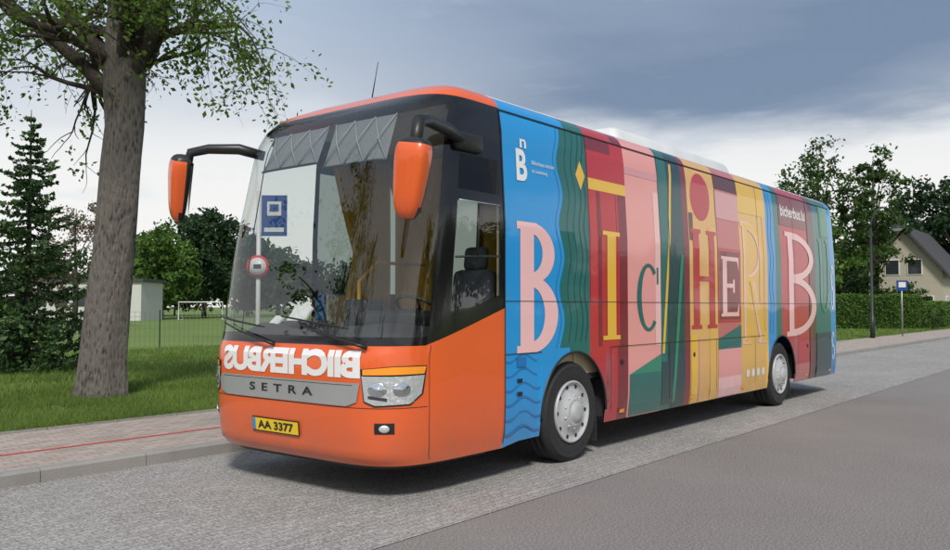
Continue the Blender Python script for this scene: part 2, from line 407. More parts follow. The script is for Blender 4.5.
D([rect(3.92,.34,4.69,.80)],M['teal'])
D([[(3.92,.80),(4.69,.80),(4.69,1.0)]],M['green'])
D([rect(3.89,3.04,4.69,3.12)],M['mauve']); D([rect(4.55,1.1,4.69,2.9)],M['lpink'])
D([[(4.72,1.0),(4.78,1.0),(5.10,3.3),(5.04,3.3)]],M['gold'])
D([[(4.84,.4),(4.94,.4),(4.95,2.2),(4.95,2.9)]],M['dkteal'])
D([[(4.97,.4),(5.05,.4),(5.33,2.2),(5.25,2.2)]],M['green'])
D([rect(4.70,.4,5.0,.9)],M['dkteal'])
D(disc(5.90,2.98,.30,.31),M['red'])
D([rect(5.52,.34,5.72,1.2)],M['gold']); D([rect(6.10,.34,6.36,2.6)],M['yellow'])
D([[(5.52,2.4),(5.62,2.4),(5.64,2.75),(5.52,2.75)]],M['brown'])
D([rect(5.74,.34,5.78,1.15)],M['mauve'])
D([rect(6.37,2.75,7.18,3.12)],M['mauve']); D([rect(6.37,3.15,7.18,3.34)],M['brown'])
D([rect(6.37,.34,7.18,.60)],M['lpink']); D([rect(6.37,.60,7.18,.98)],M['pink'])
D([[(6.37,.98),(7.18,.98),(7.18,1.30),(6.37,1.12)]],M['teal'])
D([rect(6.37,1.34,7.18,2.35)],M['red'])
D([rect(6.42,1.38,7.13,2.31)],M['maroon'])
D([rect(7.18,2.9,8.26,3.34)],M['gold']); D([rect(8.10,1.2,8.20,2.9)],M['tan'])
for i in range(4): D(disc(7.42+i*.2,.60,.06),M['white'])
D(wave(8.36,.03,1.15,3.3,.02,9),M['dblue']); D(wave(8.48,.03,1.15,3.3,.02,9),M['dblue'])
D([rect(8.87,2.85,10.2,3.34)],M['maroon'])
D([rect(9.49,.34,10.2,.62)],M['rose'])
D([rect(10.60,.34,11.45,1.1)],M['dkteal']); D([rect(10.95,2.8,11.45,3.34)],M['green'])
D([rect(10.25,.34,10.35,3.34)],M['maroon'])
letter('B',1.80,2.46,1.12,2.34,M['lpink'],.33,.085)
letter('I',3.38,3.68,1.2,2.36,M['gold'],.62)
letter('C',4.10,4.66,1.27,2.05,M['teal'],.19,.05)
letter('H',5.54,6.34,1.27,2.55,M['red'],.23)
letter('E',6.48,7.10,1.42,2.24,M['lpink'],.24,.07)
letter('R',7.22,8.08,1.02,2.78,M['lpink'],.20,.065)
letter('R',7.29,8.12,1.04,2.76,M['gold'],.14,.045)
letter('B',9.08,10.56,1.08,2.76,M['lpink'],.16,.065)
letter('U',10.82,11.4,1.45,2.75,M['green'],.25)
letter('S',11.46,11.64,1.5,2.3,M['white'],.25)
letter('S',11.46,11.64,.6,1.1,M['white'],.25)
def text2d(s,bold=0.0,space=1.0):
    cu=bpy.data.curves.new('t','FONT'); cu.body=s; cu.size=1; cu.offset=bold; cu.space_character=space; cu.resolution_u=4
    o=bpy.data.objects.new('t',cu); COL.objects.link(o); bpy.context.view_layer.update()
    dg=bpy.context.evaluated_depsgraph_get(); me=bpy.data.meshes.new_from_object(o.evaluated_get(dg))
    vs=[(v.co.x,v.co.y) for v in me.vertices]; fs=[list(p.vertices) for p in me.polygons]
    bpy.data.objects.remove(o)
    a=np.array(vs); lo=a.min(0);hi=a.max(0); a=(a-lo)/(hi-lo)
    return a,fs
def textpolys(s,x0,x1,z0,z1,bold=0,space=1):
    a,fs=text2d(s,bold,space); return [[(x0+(x1-x0)*a[i][0],z0+(z1-z0)*a[i][1]) for i in f] for f in fs]
D(textpolys('B',1.83,2.0,2.72,3.02,.03),M['white'],'logo'); D(textpolys('n',1.90,2.00,3.035,3.12,.02),M['white'],'logo')
D(textpolys('Bibliothèque nationale',2.08,2.46,2.885,2.935,.0),M['white'],'logo'); D(textpolys('du Luxembourg',2.08,2.34,2.81,2.855,.0),M['white'],'logo')
D(textpolys('bicherbus.lu',8.95,10.15,3.0,3.18,.02),M['white'],'web_text')
for X in (3.08,4.69,6.37,7.9,9.5,11.0):
    D([rect(X,1.62,X+.008,3.33)],M['seam'],'seam')
D([rect(1.62,1.60,11.6,1.606)],M['seam'],'seam'); D([rect(1.62,3.335,11.6,3.35)],M['seam'],'seam'); D([rect(1.612,.34,1.624,3.35)],M['seam'],'seam')
for a in (3.5,4.9,6.3,7.7,9.6,10.6):
    D([rect(a,.45,a+.008,1.12)],M['seam'],'seam')
D([rect(3.5,1.12,8.1,1.127)],M['seam'],'seam')
D([rect(1.62,1.12,2.2,1.127)],M['seam'],'seam')
for X,z in ((3.75,.95),(5.6,.95),(10.1,.9)):
    D(disc(X,z,.03),M['plastic'],'lock')
for i in range(2): D([rect(1.80,.74+i*.12,1.88,.775+i*.12)],M['black'],'vent')
D([rect(1.80,1.0,1.94,1.09)],M['dblue'],'fuel_flap')
for X in (3.7,5.5,7.2,10.0,11.3): D([rect(X,.40,X+.10,.44)],M['amber'],'side_marker')
for w in WX:
    pts=[(w+AR*math.cos(a),.003,.5+AR*math.sin(a)) for a in np.linspace(-.05,math.pi+.05,32)]
    tube('arch_lip',pts,.014,M['plastic'],bus,6)
    pts=[(p[0],2.547,p[2]) for p in pts]; tube('arch_lip',pts,.014,M['plastic'],bus,6)
    for side in (0,1):
        yc=.05 if side==0 else 2.50; ax=(0,-1,0) if side==0 else (0,1,0)
        pr=[(.28,-.26),(.40,-.27),(.47,-.27),(.497,-.24),(.5,-.22),(.5,-.18),(.49,-.175),(.49,-.165),(.5,-.16),(.5,-.11),(.49,-.105),(.49,-.095),(.5,-.09),(.5,-.045),(.49,-.02),(.455,.005),(.452,.009),(.446,.006),(.40,.012),(.335,.004),(.30,-.01)]
        lathe('tyre',pr,(w,yc,.5),ax,M['rubber'],bus,64)
        pr=[(.305,-.012),(.312,.012),(.30,.024),(.287,.018),(.275,-.004),(.235,-.002),(.19,.012),(.15,.045),(.125,.062),(.115,.055),(.105,.06),(.085,.082),(.06,.09),(.0001,.092)]
        lathe('hub_cover',pr,(w,yc,.5),ax,M['hub'],bus,64)
        for k in range(10):
            a=2*math.pi*k/10; c=Vector((w+.255*math.cos(a),yc+ax[1]*-.001,.5+.255*math.sin(a)))
            lathe('hub_hole',[(.020,.004),(.020,.001),(.0001,.001)],c,ax,M['rubber'],bus,14)
            a+=.3; c=Vector((w+.165*math.cos(a),yc+ax[1]*.026,.5+.165*math.sin(a)))
            lathe('hub_bolt',[(.013,.0),(.013,.014),(.0001,.018)],c,ax,M['hub'],bus,8)
    tube('axle',[(w,.3,.5),(w,2.25,.5)],.12,M['dark'],bus)
box('mudflap',(WX[0]+.52,.08,.14),(WX[0]+.54,.42,.6),M['rubber'],bus); box('mudflap',(WX[1]+.56,.08,.14),(WX[1]+.58,.52,.6),M['rubber'],bus)
box('roof_ac_unit',(4.5,.45,3.50),(8.2,2.10,3.78),M['roof'],bus,.09,3,taper=(.94,.86))
box('roof_hatch',(2.6,.8,3.57),(3.4,1.75,3.66),M['roof'],bus,.03)
tube('antenna',[(1.40,1.5,3.56),(1.45,1.45,4.0)],[.008,.003],M['plastic'],bus,6)
# --- front graphics
FD=decal_front
FD([[(-.93,.95),(.86,.95),(.93,.90),(.88,.79),(.78,.765),(-.80,.765),(-.90,.80)]],M['silver'],'grille_panel',.012)
FD([rect(-.86,.930,.84,.934)],M['seam'],'grille_line',.014)
FD(textpolys('SETRA',.42,-.42,.825,.895,.02,1.9),M['plastic'],'grille_letters',.016)
FD(textpolys('BIICHERBUS',-.93,.86,.985,1.205,.05,.95),M['white'],'mirrored_lettering',.005)
FD([rect(-1.5,.752,1.5,.757)],M['seam'],'seam',.002)
dC=HALF*(1-2*sS)
for sg in (1,-1):
    f=lambda pl:[[(sg*a,b) for a,b in p] for p in pl]
    FD(f([[(.93,1.06),(.96,.80),(1.05,.765),(1.34,.775),(1.46,.86),(1.50,1.085),(1.2,1.085)]]),M['plastic'],'headlight_frame',.004)
    FD(f([[(.945,1.005),(.97,.81),(1.055,.778),(1.335,.788),(1.44,.865),(1.47,1.008),(1.2,1.003)]]),M['refl'],'headlight_reflector',.008)
    FD(f([[(.955,1.058),(.955,1.015),(1.465,1.02),(1.485,1.077),(1.2,1.079)]]),M['amber'],'indicator',.012)
    FD(f([rect(1.17,.79,1.176,1.0)]),M['hub'],'reflector_rib',.011); FD(f([rect(1.36,.80,1.366,1.0)]),M['hub'],'reflector_rib',.011)
    FD(f([[(1.0,.83),(1.15,.81),(1.15,.835),(1.0,.855)]]),M['dark'],'reflector_shade',.010)
    for dd,rad in ((1.075,.055),(1.265,.055)):
        c=Pn(.5+sg*dd/(2*HALF),.90,.010); n=(Pn(.5+sg*dd/(2*HALF),.90,.1)-c).normalized()
        lathe('headlight_bowl',[(rad,.0),(rad*.95,.002),(rad*.55,.001),(rad*.35,.010),(.0001,.014)],c,n,M['chrome'],bus,24,1.35)
    FD(f([[(.945,1.005),(.97,.81),(1.055,.778),(1.335,.788),(1.44,.865),(1.47,1.008),(1.2,1.003)]]),M['lens'],'headlight_cover',.03)
    FD(f([rect(1.05,.555,1.21,.64)]),M['plastic'],'fog_recess',.004)
    c=Pn(.5+sg*1.13/(2*HALF),.597,.005); n=(Pn(.5+sg*1.13/(2*HALF),.597,.1)-c).normalized()
    lathe('fog_lamp',[(.030,0),(.030,.008),(.02,.012),(.0001,.014)],c,n,M['refl'],bus,20,1.4)
    FD(f([rect(dC-.003,.32,dC+.003,1.24)]),M['seam'],'seam',.002)
FD([rect(-.25,.475,.39,.60)],M['plastic'],'plate_frame',.014)
FD([rect(-.24,.485,.38,.59)],M['plate'],'number_plate',.018)
FD([rect(.335,.487,.377,.588)],M['blue'],'plate_band',.021)
FD(textpolys('AA 3377',.30,-.18,.502,.574,.03),M['seam'],'plate_text',.022)
def Ps(X,z,off=.004):
    return Pn(s_at_X(X),z,off)
tube('window_bar',[Ps(.86,1.97),Ps(1.53,2.0)],.010,M['plastic'],bus,6)
tube('window_bar',[Ps(1.18,1.99),Ps(1.18,2.44)],.008,M['plastic'],bus,6)
tube('window_bar',[Ps(.86,2.455),Ps(1.54,2.455)],.006,M['silver'],bus,6)
for d0,d1,dx in ((-.98,-.12,1),(.10,.98,1)):
    arm=[Pn(.5+d/(2*HALF),z,o) for d,z,o in ((d0,1.22,.03),(d0+.1,1.25,.06),(d0+.5,1.33,.055),(d1-.1,1.40,.05))]
    tube('wiper_arm',arm,[.018,.013,.009,.007],M['plastic'],bus,6)
    tube('wiper_blade',[Pn(.5+d/(2*HALF),1.32+.10*(d-d0)/.9+.03,.03) for d in np.linspace(d0+.25,d1+.18,12)],.008,M['plastic'],bus,6)
def mirror(name,pts,cen,sz,rotz,tilt):
    tube(name+'_arm',pts,[.05,.055,.05,.05,.045],M['plastic'],bus,10)
    rot=Matrix.Rotation(rotz,3,'Z')@Matrix.Rotation(tilt,3,'X')
    c=Vector(cen); s=Vector(sz)
    bm=bmesh.new(); bmesh.ops.create_uvsphere(bm,u_segments=32,v_segments=24,radius=1)
    q=lambda t,e:(abs(t)**e)*(1 if t>0 else -1)
    for v in bm.verts:
        x,y,z=v.co
        z2=q(z,.55); x2=q(x,.6)
        if x2>0: x2*=.45
        tp=.82+.18*z2
        v.co=rot@Vector((x2*s.x*tp,q(y,.5)*s.y*tp,z2*s.z))+c
    me=bpy.data.meshes.new(name); bm.to_mesh(me); bm.free()
    for p in me.polygons: p.use_smooth=True
    me.materials.append(M['orange']); me.materials.append(M['plastic'])
    inv=rot.inverted()
    for p in me.polygons:
        l=inv@(Vector(p.center)-c)
        if l.x>-s.x*.12 or l.z>s.z*.80: p.material_index=1
    o=bpy.data.objects.new(name,me); COL.objects.link(o); par(o,bus)
    V=[rot@Vector((s.x*.47,a*s.y*.72*(.82+.18*b),b*s.z*.8))+c for a,b in ((-1,-1),(1,-1),(1,1),(-1,1))]
    mk(name+'_glass',V,[(0,1,2,3)],M['chrome'],None,bus)
mirror('mirror',[(1.12,.06,2.97),(.72,-.08,3.0),(.30,-.26,2.97),(.05,-.40,2.90),(-.04,-.44,2.68)],(-.06,-.44,2.46),(.15,.145,.29),R(18),R(8))
mirror('mirror',[(.85,2.47,3.08),(.65,2.62,3.14),(.45,2.85,3.14),(.33,2.98,3.10),(.30,2.98,2.98)],(.28,3.05,2.74),(.15,.15,.34),R(-18),R(16))
box('mirror_mount',(.95,-.02,2.88),(1.3,.07,3.04),M['plastic'],bus,.03)
# interior
box('floor',(.55,.1,.80),(5,2.45,.86),M['dark'],bus)
V=[];F=[]
for i,s in enumerate(np.linspace(.16,.84,30)):
    a=P(s,1.28); c=Vector((1.5,1.275,1.28)); a=a+(c-a)*.06; b=a+(c-a)*.55; b.z=1.34+.08*math.sin(i*.3)
    V+=[Vector((a.x,a.y,1.0)),Vector((a.x,a.y,1.25)),a+(b-a)*.3+Vector((0,0,.08)),b,Vector((b.x,b.y,.9))]
    if i:
        for k in range(4): F.append((5*i-5+k,5*i-5+k+1,5*i+k+1,5*i+k))
mk('dashboard',V,F,M['dark'],None,bus,True)
box('instrument_binnacle',(.78,.32,1.30),(1.05,1.0,1.52),M['plastic'],bus,.05)
c=Vector((1.22,.66,1.52)); ax=Vector((.55,0,.83)).normalized(); u=Vector((0,1,0)); v=ax.cross(u)
tube('steering_wheel',[c+(u*math.cos(a)+v*math.sin(a))*.23 for a in np.linspace(0,2*math.pi,33)[:-1]],.016,M['plastic'],bus,8,True)
for a in (0,2.1,4.2): tube('wheel_spoke',[c,c+(u*math.cos(a)+v*math.sin(a))*.23],.014,M['plastic'],bus,6)
tube('steering_column',[c,c-ax*.4],.04,M['plastic'],bus,8)
box('driver_seat_base',(1.45,.38,1.02),(1.95,.92,1.20),M['seat'],bus,.06)
box('driver_seat_back',(1.88,.40,1.15),(2.04,.90,1.92),M['seat'],bus,.07,rot=Matrix.Rotation(R(8),3,'Y'))
box('driver_headrest',(1.96,.52,1.90),(2.08,.78,2.14),M['seat'],bus,.05,rot=Matrix.Rotation(R(8),3,'Y'))
box('driver_seat_post',(1.6,.5,.86),(1.8,.8,1.04),M['plastic'],bus,.02)
box('partition',(2.9,.08,.86),(2.94,1.0,3.28),M['beige'],bus); box('partition',(2.9,1.55,.86),(2.94,2.40,1.7),M['beige'],bus)
box('shelf_back',(4.35,.2,.86),(4.45,2.4,3.3),M['curtain'],bus)
box('ceiling',(1.15,.30,3.30),(4.4,2.25,3.34),M['ceil'],bus)
box('side_trim',(1.66,.10,.86),(4.4,.12,3.25),M['beige'],bus); box('side_trim',(1.66,2.42,.86),(4.4,2.44,1.68),M['beige'],bus)
def drape(a,b,z0,z1,pinch=.5,amp=.03,n=60):
    a=Vector(a);b=Vector(b);d=(b-a);nn_=Vector((-d.y,d.x,0)).normalized();V=[];F=[]
    for i in range(n+1):
        t=i/n; o_=nn_*amp*math.sin(i*1.5)
        for z,f_ in ((z0,.8),(z0+(z1-z0)*.4,pinch),(z0+(z1-z0)*.65,.8),(z1,1)):
            p=a+d*(1-f_+f_*t)+o_; V.append((p.x,p.y,z))
        if i:
            for k in range(3): F.append((4*i-4+k,4*i+k,4*i+k+1,4*i-3+k))
    mk('curtain',V,F,M['curtain'],None,bus,True)
drape((1.64,2.36,0),(2.55,2.36,0),1.45,3.2,.62)
drape((2.45,2.33,0),(3.6,2.33,0),1.5,3.15,.6)
drape((2.55,1.45,0),(2.6,2.30,0),1.5,3.2,.55)
drape((2.3,.75,0),(2.3,.16,0),1.45,3.2,.4)
def blind(s0,s1,z0,z1):
    V=[];F=[];n=16
    for i in range(n+1):
        s=s0+(s1-s0)*i/n
        V+=[Pn(s,z0,-.07),Pn(s,z1,-.07)]
        if i: F.append((2*i-2,2*i-1,2*i+1,2*i))
    mk('sun_blind',V,F,M['blind'],None,bus,True)
    N_=3
    for k in range(N_):
        a=s0+(s1-s0)*k/N_
        for q in (0,1):
            pts=[Pn(a+(s1-s0)/N_*(t if q else 1-t),z0+(z1-z0)*t,-.062) for t in (0,.5,1)]
            tube('blind_lattice',pts,.006,M['blindl'],bus,4)
    tube('blind_bar',[Pn(s0+(s1-s0)*t,z0,-.06) for t in np.linspace(0,1,8)],.012,M['plastic'],bus,6)
blind(.33,.49,2.80,3.24); blind(.51,.68,2.86,3.24)
box('rear_view_mirror',(.66,1.15,2.82),(.70,1.45,2.98),M['plastic'],bus,.015)
box('paper',(.62,1.5,1.40),(.64,1.75,1.56),M['white'],bus,rot=Matrix.Rotation(R(40),3,'Y'))
box('paper',(.66,1.95,1.36),(.68,2.08,1.48),M['white'],bus,rot=Matrix.Rotation(R(50),3,'Y'))
box('ticket_machine',(1.0,1.15,1.32),(1.25,1.45,1.62),M['plastic'],bus,.03)
tube('grab_rail',[(1.3,1.55,.9),(1.3,1.55,1.8),(1.6,1.6,2.0),(2.3,1.6,2.0)],.018,M['curtain'],bus,8)

# ---------------------------------------------------------------- ground
def groundmat(name,c1,c2,c3,s1=.3,s2=40,bump=.3,dist=.01,rough=.9,sf=.6):
    m,t,b=nt(name); N=t.nodes;L=t.links
    tc=N.new('ShaderNodeTexCoord')
    a=N.new('ShaderNodeTexNoise'); a.inputs['Scale'].default_value=s1; a.inputs['Detail'].default_value=7; a.inputs['Roughness'].default_value=.7
    f=N.new('ShaderNodeTexNoise'); f.inputs['Scale'].default_value=s2; f.inputs['Detail'].default_value=3; f.inputs['Roughness'].default_value=.7
    for n in (a,f): L.new(tc.outputs['Object'],n.inputs['Vector'])
    r1=N.new('ShaderNodeMapRange'); r1.inputs[1].default_value=.3; r1.inputs[2].default_value=.7; L.new(a.outputs['Fac'],r1.inputs[0])
    r2=N.new('ShaderNodeMapRange'); r2.inputs[1].default_value=.42; r2.inputs[2].default_value=.66; L.new(f.outputs['Fac'],r2.inputs[0])
    m1=N.new('ShaderNodeMix'); m1.data_type='RGBA'; m1.inputs[6].default_value=(*c1,1); m1.inputs[7].default_value=(*c2,1); L.new(r1.outputs[0],m1.inputs[0])
    m2=N.new('ShaderNodeMix'); m2.data_type='RGBA'; m2.inputs[7].default_value=(*c3,1)
    ml_=N.new('ShaderNodeMath'); ml_.operation='MULTIPLY'; ml_.inputs[1].default_value=sf; L.new(r2.outputs[0],ml_.inputs[0])
    L.new(ml_.outputs[0],m2.inputs[0]); L.new(m1.outputs[2],m2.inputs[6]); L.new(m2.outputs[2],b.inputs['Base Color'])
    b.inputs['Roughness'].default_value=rough; b.inputs['Specular IOR Level'].default_value=.3
    bp=N.new('ShaderNodeBump'); bp.inputs['Strength'].default_value=bump; bp.inputs['Distance'].default_value=dist
    L.new(f.outputs['Fac'],bp.inputs['Height']); L.new(bp.outputs[0],b.inputs['Normal']); return m,t,b,m2,bp
asph=groundmat('asphalt',(.135,.124,.118),(.185,.172,.164),(.38,.355,.335),.45,62,.7,.012,.85,.75)[0]
lawnm=groundmat('lawn',(.075,.13,.022),(.13,.20,.04),(.20,.26,.075),.12,8,.6,.05)[0]
def brickmat(name,ca,cb,mortar,bw,bh,scale,off,ms,speck,k1,k2,sf=.6,s2=60):
    m,t,b,m2,bp=groundmat(name,ca,cb,speck,.5,s2,.5,.008,.88,sf)
    N=t.nodes;L=t.links
    tc=N.new('ShaderNodeTexCoord'); mp=N.new('ShaderNodeMapping')
    L.new(tc.outputs['Object'],mp.inputs[0])
    br=N.new('ShaderNodeTexBrick'); br.inputs['Scale'].default_value=scale; br.inputs['Brick Width'].default_value=bw; br.inputs['Row Height'].default_value=bh
    br.inputs['Mortar Size'].default_value=ms; br.inputs['Mortar Smooth'].default_value=.4; br.offset=off
    br.inputs['Color1'].default_value=(k1,k1,k1,1); br.inputs['Color2'].default_value=(k2,k2,k2,1); br.inputs['Mortar'].default_value=(*mortar,1)
    L.new(mp.outputs[0],br.inputs['Vector'])
    mu=N.new('ShaderNodeMix'); mu.data_type='RGBA'; mu.blend_type='MULTIPLY'; mu.inputs[0].default_value=1
    L.new(m2.outputs[2],mu.inputs[6]); L.new(br.outputs['Color'],mu.inputs[7]); L.new(mu.outputs[2],b.inputs['Base Color'])
    bp2=N.new('ShaderNodeBump'); bp2.inputs['Strength'].default_value=.4; bp2.inputs['Distance'].default_value=.006; bp2.invert=True
    L.new(br.outputs['Fac'],bp2.inputs['Height']); L.new(bp.outputs[0],bp2.inputs['Normal']); L.new(bp2.outputs[0],b.inputs['Normal'])
    return m
pav=brickmat('pavement_bricks',(.33,.27,.23),(.41,.35,.31),(.5,.47,.45),.2,.1,1,.5,.006,(.48,.42,.38),1.1,.82)
lay=brickmat('layby_setts',(.16,.154,.147),(.26,.25,.24),(.68,.68,.66),.16,.08,1,.5,.006,(.52,.505,.48),1.08,.90,.8,48)
kerbm=mat('kerb_concrete',(.27,.26,.245),.85,0,.25,3,.3,60)
redm=mat('red_line_paint',(.60,.07,.05),.7,0,.2,12)
def sheet(name,x0,x1,y0,y1,z,m):
    return mk(name,[(x0,y0,z),(x1,y0,z),(x1,y1,z),(x0,y1,z)],[(0,1,2,3)],m)
sheet('ground',-2500,2500,-2500,2500,-.03,lawnm)
sheet('road',-300,900,-8.0,-.6,0,asph)
sheet('layby',-300,900,-.6,3.15,.004,lay)
sheet('lawn',-1500,2500,5.62,2500,.11,lawnm)
sheet('lawn',-1500,2500,-2500,-8.12,.11,lawnm)
def kerb(name,y0,y1,x0,x1):
    e=empty(name,(0,y0,0)); V=[];F=[]
    x=x0; 
    while x<x1:
        l=1.0 if x<60 else 20; a=x+.004; b=x+l-.004; k=len(V); h=.125
        for (yy,zz) in ((y0,-.02),(y0,h-.02),(y0+.02,h),(y1,h),(y1,-.02)):
            V+=[(a,yy,zz),(b,yy,zz)]
        for q in range(4): F.append((k+2*q,k+2*q+1,k+2*q+3,k+2*q+2))
        F.append((k,k+2,k+4,k+6,k+8)); F.append((k+9,k+7,k+5,k+3,k+1))
        x+=l
    mk('kerb_stones',V,F,kerbm,None,e); return e
kerb('kerb',3.15,3.29,-40,200)
mk('pavement',[(-300,3.29,.118),(900,3.29,.118),(900,5.55,.118),(-300,5.55,.118)],[(0,1,2,3)],pav)
box('edging',(-60,5.55,-.02),(300,5.62,.14),kerbm)
kerb('kerb',-8.14,-8.0,-40,200)
sheet('red_line',-40,12,4.12,4.18,.123,redm)
def blades(n,x0,x1,y0,y1,h0,h1,w):
    x=rng.uniform(x0,x1,n);y=y0+(y1-y0)*rng.random(n)**1.5
    h=rng.uniform(h0,h1,n)*(.6+.6*(np.sin(x*1.7)*np.sin(y*2.3+1)*.5+.5)); a=rng.uniform(0,6.28,n); lx=rng.normal(0,.35,n)*h; ly=rng.normal(0,.35,n)*h
    z=np.full(n,.10); V=np.empty((n,3,3))
    V[:,0]=np.stack([x+np.cos(a)*w,y+np.sin(a)*w,z],1); V[:,1]=np.stack([x-np.cos(a)*w,y-np.sin(a)*w,z],1)
    V[:,2]=np.stack([x+lx,y+ly,z+h],1)
    return V.reshape(-1,3)
G=np.concatenate([blades(90000,-5,9,5.63,10,.04,.13,.006),blades(70000,-8,16,9,22,.06,.16,.012),blades(20000,28,70,5.63,18,.06,.14,.03),blades(5000,-5,9,5.56,5.68,.04,.10,.006)])
fast('grass',G,3,LF['grass'])

# ---------------------------------------------------------------- trees
def leafquads(C,size):
    n=len(C); u=rng.normal(size=(n,3)); u/=np.linalg.norm(u,axis=1)[:,None]
    w=rng.normal(size=(n,3)); v=np.cross(u,w); v/=np.linalg.norm(v,axis=1)[:,None]
    s=size*rng.uniform(.6,1.3,n)[:,None]
    V=np.empty((n,4,3)); V[:,0]=C+u*s; V[:,1]=C+v*s*.55; V[:,2]=C-u*s; V[:,3]=C-v*s*.55
    return V.reshape(-1,3)
class Tubes:
    def __init__(s): s.V=[];s.F=[]
    def add(s,pts,rad,sides=7,wob=0):
        v,f=tube_data(pts,rad,sides,False,wob); k=len(s.V); s.V+=v; s.F+=[tuple(i+k for i in q) for q in f]
def branch(T,p,d,L,r,lvl,maxl,tips,rnd,droop=0.0):
    n=5; pts=[p.copy()]; rad=[r]; q=p.copy(); dd=d.copy()
    for i in range(n):
        dd=(dd+Vector((rnd.gauss(0,.15),rnd.gauss(0,.15),rnd.gauss(0,.12)-droop*(lvl>0)))).normalized()
        q=q+dd*L/n; pts.append(q.copy()); rad.append(r*(1-.55*(i+1)/n))
    T.add(pts,rad,7 if lvl<2 else 4)
    if lvl>=maxl:
        for i in range(1,n+1): tips.append(pts[i]); 
        return
    if lvl==maxl-1: tips.append(pts[-1])
    k=4
    for j in range(k):
        i=rnd.choice([2,3,4,5]) if j<k-1 else 5
        base=pts[i]; ax=Vector((rnd.gauss(0,1),rnd.gauss(0,1),rnd.gauss(0,.6))).normalized()
        nd=(dd*.75+ax*.8).normalized()
        branch(T,base,nd,L*rnd.uniform(.5,.72),rad[i]*.6,lvl+1,maxl,tips,rnd,droop)
def big_tree(name,loc):
    e=empty(name,loc); rnd=random.Random(17); T=Tubes(); tips=[]
    x,y,z=loc
    trunk=[(x-.05,y,z-.1),(x-.05,y,z+.12),(x-.03,y,z+.5),(x+.02,y,z+1.5),(x+.08,y-.05,z+2.3),(x+.12,y-.07,z+3),(x+.16,y-.10,z+3.8),(x+.18,y-.11,z+4.4),(x+.2,y-.08,z+5.2),(x+.15,y,z+6.4),(x+.1,y,z+8.2),(x,y,z+9.6)]
    rad=[.48,.40,.365,.335,.32,.31,.305,.315,.33,.20,.13,.06]
    T2=Tubes(); T2.add([Vector(p) for p in trunk],rad,32,.22)
    mk('trunk',T2.V,T2.F,BARK,None,e,True)
    rv=Vector((.628,-.778,0)); fv=Vector((.778,.628,0)); U=Vector((0,0,1))
    limbs=[(rv*.8+U*.85,1.6,.14,5.0),(-rv*.9+U*.6,2.1,.15,4.9),(rv*.4+U,2.2,.19,5.0),(-rv*.55+fv*.3+U*.9,2.4,.19,5.1),
           (-fv*.7+U*.9,1.5,.12,5.3),(fv*.9+U*.6,2.2,.14,5.2),(rv*.85-fv*.2+U*.4,1.5,.07,5.45),(-rv*.8-fv*.4+U*.4,1.9,.11,5.4),
           (rv*.3+U,2.2,.12,6.4),(-rv*.4+fv*.3+U,2.2,.12,6.6),(rv*.9+fv*.4+U*.4,1.9,.09,5.8),(-rv*.9+fv*.3+U*.15,2.0,.1,5.9),
           (-rv*1+U*.1,1.7,.06,4.9),(rv*1+fv*.2+U*.15,1.5,.05,5.3)]
    for d,L,r,hz in limbs:
        branch(T,Vector((x+.18,y-.06,z+hz)),d.normalized(),L,r,0,3,tips,rnd,.09)
    mk('branches',T.V,T.F,BARKD,None,e,True)
    C=[]
    for t in tips:
        pr=.30 if t.z>5.3 else .12
        if rnd.random()<pr:
            k=rnd.randint(4,12); C.append(np.array(t)+rng.normal(0,.11,(k,3))-np.array([0,0,.05]))
    C=np.concatenate(C)
    fast('foliage',leafquads(C,.05),4,LF['near'],e)
big_tree('broadleaf_tree',(2.44,8.7,.11))
def crown_tree(name,loc,h,cr,z0,ncl,per,ls,lm,seed,shape=.6,bark=BARKD):
    e=empty(name,loc); r=np.random.default_rng(seed); x,y,z=loc; T=Tubes()
    T.add([Vector((x,y,z-.1)),Vector((x+.1,y,z+h*.3)),Vector((x,y+.1,z+h*.6)),Vector((x,y,z+h*.9))],[h*.022+.03,h*.017,h*.010,.02],8)
    n=0;cl=[]
    while n<ncl:
        p=r.uniform(-1,1,3); q=np.linalg.norm(p)
        if q>1 or q<.35*r.random(): continue
        zz=(p[2]+1)/2
        wid=1-shape*max(0,zz-.35)
        off=.16*math.sin(3*math.atan2(p[1],p[0])+seed)+.14*math.sin(5*zz*3+seed)
        c=np.array([x+p[0]*cr*(wid+off),y+p[1]*cr*(wid+off),z+z0+zz*(h-z0)]); cl.append(c); n+=1
        if n%5==0:
            zb=z+z0*.7+(c[2]-z-z0)*.6; T.add([Vector((x,y,zb)),Vector(((x+c[0])/2,(y+c[1])/2,(zb+c[2])/2+.1)),Vector(c)],[h*.006,h*.004,.01],5)
    mk('trunk',T.V,T.F,bark,None,e,True)
    C=np.concatenate([c+r.normal(0,1,(per,3))*np.array([cr*.11,cr*.11,cr*.08])*r.uniform(.5,1.3) for c in cl])
    fast('foliage',leafquads(C,ls),4,lm,e); return e
